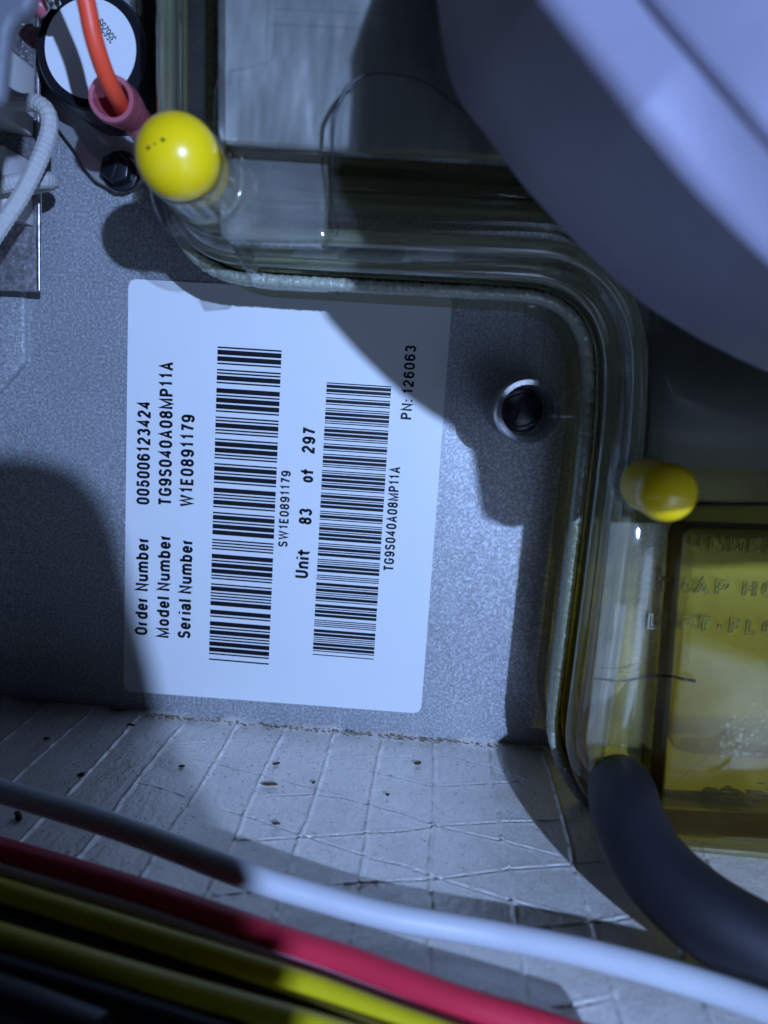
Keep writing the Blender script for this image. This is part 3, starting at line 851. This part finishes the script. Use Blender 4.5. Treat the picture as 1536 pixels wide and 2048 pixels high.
# grime along the bottom of the window
gr = []
for i in range(150):
    px = rnd.uniform(1330, 1560); py = rnd.gauss(1640, 22) if rnd.random() < .7 else rnd.gauss(1585, 8) 
    if py > 1590 or px > 1400:
        p = W(px, py, .0205); v, f = lump(rnd.uniform(.0002, .0009), i + 900, (2.6, .35, .5)); gr.append(([x + p for x in v], f))
o = in_box(obj('grime', *joined(gr), 'dirt_shade')); tag(o, kind='stuff')

# ------------------------------------------------------------------ pressure switch
sw = empty('pressure_switch', 'round black switch with a white paper disc on top, upper left', 'switch')
SH = .019
swc = xz(181, 98, SH); sw.location = (swc[0], 0, swc[1])
def in_sw(o): o.parent = sw; o.matrix_parent_inverse = Matrix.Translation(-Vector(sw.location)); return o
in_sw(lathe_y('body', swc, [(.0126, .0005), (.0126, .011), (.0125, .0115), (.0121, .0125), (.0121, .0182), (.0116, .0189), (.0103, .0189)], 'blackplastic', None, 64, True, True))
in_sw(lathe_y('paper_disc', swc, [(.0099, .01895), (.0099, .01915)], 'white', None, 64))
in_sw(text_mesh('printed_number', '356299', 'thin_ink', None, W(234, 76, .0193), W(204, 36, .0193), 17 * .110e-3, (0, -1, 0), 0, .11))
ear = [(86, 200), (104, 243), (128, 275), (150, 303), (168, 337), (190, 362), (222, 378), (255, 377), (282, 365), (300, 343), (312, 300), (318, 200), (300, 60), (100, 60)]
in_sw(prism('mounting_ear', [xz(a, b, .004) for a, b in ear][::-1], .0006, .004, 'grey', None, .0006, 3))
hex_screw(xz(232, 336, .0075), .0037, .0042, .0085, 'black slotted hex screw in the grey ear below the round switch')

# orange-red lead with pink terminal
lead = empty('red_lead', 'orange red wire crossing the white disc into a pink crimp terminal', 'wire')
lead.location = W(222, 190, .045)
def in_lead(o): o.parent = lead; o.matrix_parent_inverse = Matrix.Translation(-Vector(lead.location)); return o
in_lead(tube('wire', spline([W(40, -420, .062), W(112, -180, .055), W(166, -20, .051), W(186, 70, .049), (W(206, 135, .046)), W(228, 185, .042), W(247, 218, .036), W(262, 240, .031)], 80), .00158, 'red', None, 24))
axis = [W(222, 196, .0405), W(230, 203, .0380), W(246, 214, .0345), W(268, 236, .030), W(300, 272, .025), W(330, 300, .022)]
pth = spline(axis, 50)
prof = lambda t: float(np.interp(t, [0, .06, .25, .42, .5, 1], [.0041, .0043, .0042, .0036, .0031, .0031]))
Vo, Fo = tube_geo(pth, prof, 32, False)
Vi, Fi = tube_geo(pth[:28], lambda t: prof(t * .55) - .0008, 32, False)
V, Fc = joined([(Vo, Fo), (Vi, Fi)]); k = len(Vo)
Fc += [(j, (j + 1) % 32, k + (j + 1) % 32, k + j) for j in range(32)]
in_lead(obj('terminal', V, Fc, 'pink', None, True, 50))
pt = empty('pink_terminal', 'small pinkish terminal with a bright metal ring at the top left edge', 'terminal'); pt.location = W(95, 2, .03)
for nm, path, r, mt in (('sleeve', [W(58, -10, .03), W(76, 8, .03), W(92, 22, .029)], .0018, 'pink'), ('ferrule', [W(92, -30, .034), W(103, -5, .034), W(108, 8, .033)], .0013, 'chrome')):
    o = tube(nm, spline(path, 14), r, mt, None, 20); o.parent = pt; o.matrix_parent_inverse = Matrix.Translation(-Vector(pt.location))

# ------------------------------------------------------------------ bracket with ceramic blocks at the left edge
br = empty('steel_bracket', 'bright galvanised bracket standing at the left edge of the panel', 'bracket'); br.location = W(0, 400, .01)
def in_br(o): o.parent = br; o.matrix_parent_inverse = Matrix.Translation(-Vector(br.location)); return o
in_br(prism('plate', [xz(-160, -60, .011), xz(75, -60, .011), xz(79, 583, .011), xz(-160, 574, .011)][::-1], .0095, .011, 'bracket', None, .00035, 2))
in_br(tube('rolled_edge', [W(75.5, -60, .0110), W(77, 250, .0110), W(78.6, 581, .0110)], .00055, 'bracket', None, 12))
in_br(prism('lip', [xz(-160, -60, .0005), xz(40, -60, .0005), xz(40, 560, .0005), xz(-160, 560, .0005)][::-1], .0005, .0095, 'bracket', None, .0003))
def block(poly, label):
    o = prism('ceramic_block', [xz(a, b, .0225) for a, b in poly][::-1], .0112, .0225, 'ceramic', None, .0005, 3)
    tag(o, label, 'ceramic block', 'white ceramic blocks on the bracket')
block([(-160, 55), (14, 92), (12, 238), (-160, 215)], 'upper white ceramic block, braided wire leaving its side')
block([(-160, 270), (8, 290), (14, 430), (-160, 400)], 'lower white ceramic block behind the crossing braided wires')
def braid(i, a):
    return 1 + .07 * math.sin(a * 5 + i * .55) * math.sin(a * 5 - i * .55 + 1.0) + .02 * noise.noise(Vector((i * .2, a * 2, 0)))
def braided(pts, label, r=.00165):
    p = spline([W(*q) for q in pts], 260)
    o = tube('braided_wire', p, r, 'braid', None, 40, True, braid)
    tag(o, label, 'wire', 'white braided heat resistant wires')
braided([(-10, 170, .0215), (22, 196, .0235), (48, 205, .0262), (72, 206, .028), (93, 222, .029), (99, 252, .0295), (90, 290, .0305), (70, 338, .0325), (40, 395, .034), (2, 452, .035), (-50, 530, .036)], 'white braided wire bending out of the upper ceramic block and running down')
braided([(-60, 383, .026), (0, 371, .027), (40, 363, .0265), (80, 360, .0245), (100, 361, .021), (99, 365, .016), (70, 372, .0135), (40, 378, .0125)], 'short white braided wire crossing under the other one')
cn = prism('grey_connector', [xz(a, b, .085) for a, b in ((-160, -160), (84, -160), (64, 0), (50, 24), (24, 36), (14, 60), (9, 120), (3, 200), (-160, 260))][::-1], .0825, .085, 'connector', None, .0011, 4)
tag(cn, 'blurred grey plastic connector at the top left corner', 'connector')

# ------------------------------------------------------------------ blower housing
bot = [(860, -200), (866, -90), (874, 0), (888, 100), (905, 170), (935, 225), (970, 268), (1041, 364), (1094, 424), (1148, 480), (1215, 545), (1290, 609), (1360, 655), (1430, 694), (1536, 744), (1720, 815), (1950, 900), (2200, 1000), (2600, 1060)]
rim = [(1046, -330), (1046, -200), (1048, -80), (1074, 0), (1157, 103), (1264, 240), (1330, 318), (1389, 385), (1460, 457), (1536, 528), (1640, 602), (1731, 655), (1788, 712), (1796, 860), (1806, 960), (1832, 1000), (1882, 1000), (1898, 957), (1985, 960), (2000, 1004), (2035, 1005), (2048, 1085), (2090, 1140), (2160, 1165), (2500, 1165)]  # out of frame, lobes shaped only to throw shade on box and cap
stp = [(1190, -330), (1200, -220), (1235, -90), (1290, 0), (1400, 130), (1536, 285), (1700, 470), (2100, 800), (2600, 1000)]
NB = 220
def rows(pts, h): return resample([list(W(a, b, h)) for a, b in spline(pts, 200)], NB)
def rows3(pts, cut):
    P = [list(W(a, b, h)) for a, b, h in resample(pts, 900)]
    k = next(i for i, q in enumerate(resample(pts, 900)) if q[0] >= cut)
    return np.vstack([resample(P[:k + 1], 141)[:-1], resample(P[k:], NB - 140)])
rimh = [(a, b, float(np.interp(b, [-210, 0, 240], [.107, .110, .114]))) for a, b in rim]
stph = [(a, b, float(np.interp(b, [-220, 0, 240], [.110, .1135, .1180]))) for a, b in stp]
both = [(a, b, float(np.interp(b, [-200, 0, 160], [.070, .071, .072]))) for a, b in bot]
B0, R0, S0 = rows3(spline(both, 300), 1536), rows3(rimh, 1640), rows3(spline(stph, 200), 1640)
bh = empty('blower_housing', 'large grey rounded plastic housing over the upper right corner', 'housing'); bh.location = tuple(R0[NB // 2])
def in_bh(o): o.parent = bh; o.matrix_parent_inverse = Matrix.Translation(-Vector(bh.location)); return o
def strip(rowlist):
    V = np.vstack(rowlist); Fc = []
    for i in range(len(rowlist) - 1):
        for j in range(NB - 1): Fc.append((i * NB + j, i * NB + j + 1, (i + 1) * NB + j + 1, (i + 1) * NB + j))
    return [tuple(v) for v in V], Fc
out_dir = np.array([-.6, 0, -.8])
wall_rows = []
for t in np.linspace(0, 1, 14):
    wall_rows.append(B0 * (1 - t) + R0 * t + out_dir * .0012 * math.sin(math.pi * t))
back = B0 + np.array([.10, .004, .10])
V, Fc = strip([back] + wall_rows)
in_bh(obj('side_wall', V, Fc, 'housing', None, True, 40))
rr = [R0]
for s_, dh in ((.0004, .0006), (.0012, .0010)): rr.append(R0 + np.array([.6 * s_, -dh, .8 * s_]))
face = [R0 + np.array([.6 * .0012, -.0010, .8 * .0012])]
S1 = S0 + np.array([0, .0006, 0])
for t in np.linspace(0, 1, 8)[1:]: rr.append(face[0] * (1 - t) + S1 * t)
V, Fc = strip(rr)
in_bh(obj('rim', V, Fc, 'housing', None, True, 50))
fr = [S1, S0 + np.array([.0001, 0, .0001]), S0 + np.array([.0006, -.0006, .0008]), S0 + np.array([.02, -.0012, .02]), S0 + np.array([.10, -.001, .10]), S0 + np.array([.10, .05, .10])]
V, Fc = strip(fr)
in_bh(obj('front_face', V, Fc, 'housing', None, True, 50))

# ------------------------------------------------------------------ hose
hose = tube('drain_hose', spline([W(1240, 1572, .034), W(1241, 1574, .042), W(1245, 1588, .050), W(1258, 1640, .0580), W(1292, 1712, .0645), W(1350, 1778, .070), W(1430, 1842, .075), W(1540, 1905, .079), W(1700, 1985, .083), W(1900, 2070, .086)], 160),
            lambda t: .0062 + .0006 * t, 'hose', None, 40)
tag(hose, 'black rubber drain hose bending out of the box at the lower right', 'hose')

# ------------------------------------------------------------------ wires along the bottom
def wire(pts, r, mat, label, z):
    p = spline([FL(a, b, z + dz) for a, b, dz in pts], 160)
    o = tube('loose_wire', p, r, mat, None, 24)
    tag(o, label, 'wire', 'loose wires along the bottom edge')
wire([(-140, 1540, .006), (0, 1582, .006), (240, 1656, .006), (484, 1748, .005), (640, 1796, .003), (780, 1833, .0015), (980, 1868, .0005), (1180, 1908, .0015), (1380, 1962, .003), (1536, 2014, .0045), (1750, 2095, .007)], .00215, 'wire_white', 'white loose wire, uppermost, dark on the left and lit on the right', .0030)
wire([(-140, 1660, 0), (0, 1702, 0), (280, 1786, 0), (570, 1884, 0), (700, 1924, 0), (800, 1962, 0), (928, 2010, 0), (1060, 2050, 0), (1250, 2110, 0)], .0022, 'wire_red', 'red loose wire just below the white one', .0062)
wire([(-140, 1694, 0), (0, 1739, 0), (280, 1824, 0), (565, 1924, 0), (680, 1966, 0), (800, 2012, 0), (930, 2060, 0), (1100, 2122, 0)], .0012, 'wire_pink', 'thin pale pink wire between the red and the yellow wires', .0050)
wire([(-140, 1740, 0), (0, 1780, 0), (280, 1866, 0), (555, 1952, 0), (640, 1980, 0), (720, 2010, 0), (800, 2040, 0), (1000, 2110, 0)], .00165, 'wire_yellow', 'upper yellow loose wire, under the pale pink one', .0065)
wire([(-140, 1786, 0), (0, 1826, 0), (280, 1914, 0), (570, 1998, 0), (690, 2036, 0), (800, 2075, 0)], .00165, 'wire_black', 'black loose wire between the two yellow wires', .0035)
wire([(-140, 1838, 0), (0, 1880, 0), (300, 1970, 0), (600, 2056, 0), (760, 2104, 0), (900, 2144, 0)], .0021, 'wire_yellow', 'lowest yellow loose wire at the bottom edge', .0075)
wire([(-140, 1896, 0), (0, 1938, 0), (260, 2018, 0), (500, 2098, 0)], .0021, 'wire_black', 'black loose wire directly under the lowest yellow one', .0060)
wire([(-140, 1960, 0), (0, 2005, 0), (200, 2080, 0)], .0030, 'wire_black', 'thick black wire in the bottom left corner', .0070)

# ------------------------------------------------------------------ the phone that takes the picture; its shadow falls on the left
y0 = CAM[1] - .010
phone = empty('smartphone', 'black smartphone taking the picture, casting the round-cornered shadow at left', 'phone')
phone.location = (CAM[0], y0 - .004, CAM[2] - .01)
for nm, pe in (('body', [(-.048, .0135), (.0093, .0138), (.0141, .0138), (.0184, .0126), (.0217, .0093), (.0236, .0052), (.0248, .0004), (.0264, -.0050), (.0280, -.0111), (.0289, -.0155), (.0330, -.0279), (.0210, -.0256), (.0080, -.0240), (-.048, -.0190)]),
               ('shade_bar', [(-.048, -.0230), (.0080, -.0273), (.0300, -.0300), (.0347, -.0302), (.0322, -.0350), (.040, -.120), (-.030, -.120)])):  # second piece: unseen bar added to keep the left wires in shadow
    o = prism(nm, [(CAM[0] + a, CAM[2] + b) for a, b in pe][::-1], -y0, -y0 + .008, 'phone')
    o.parent = phone; o.matrix_parent_inverse = Matrix.Translation(-Vector(phone.location))
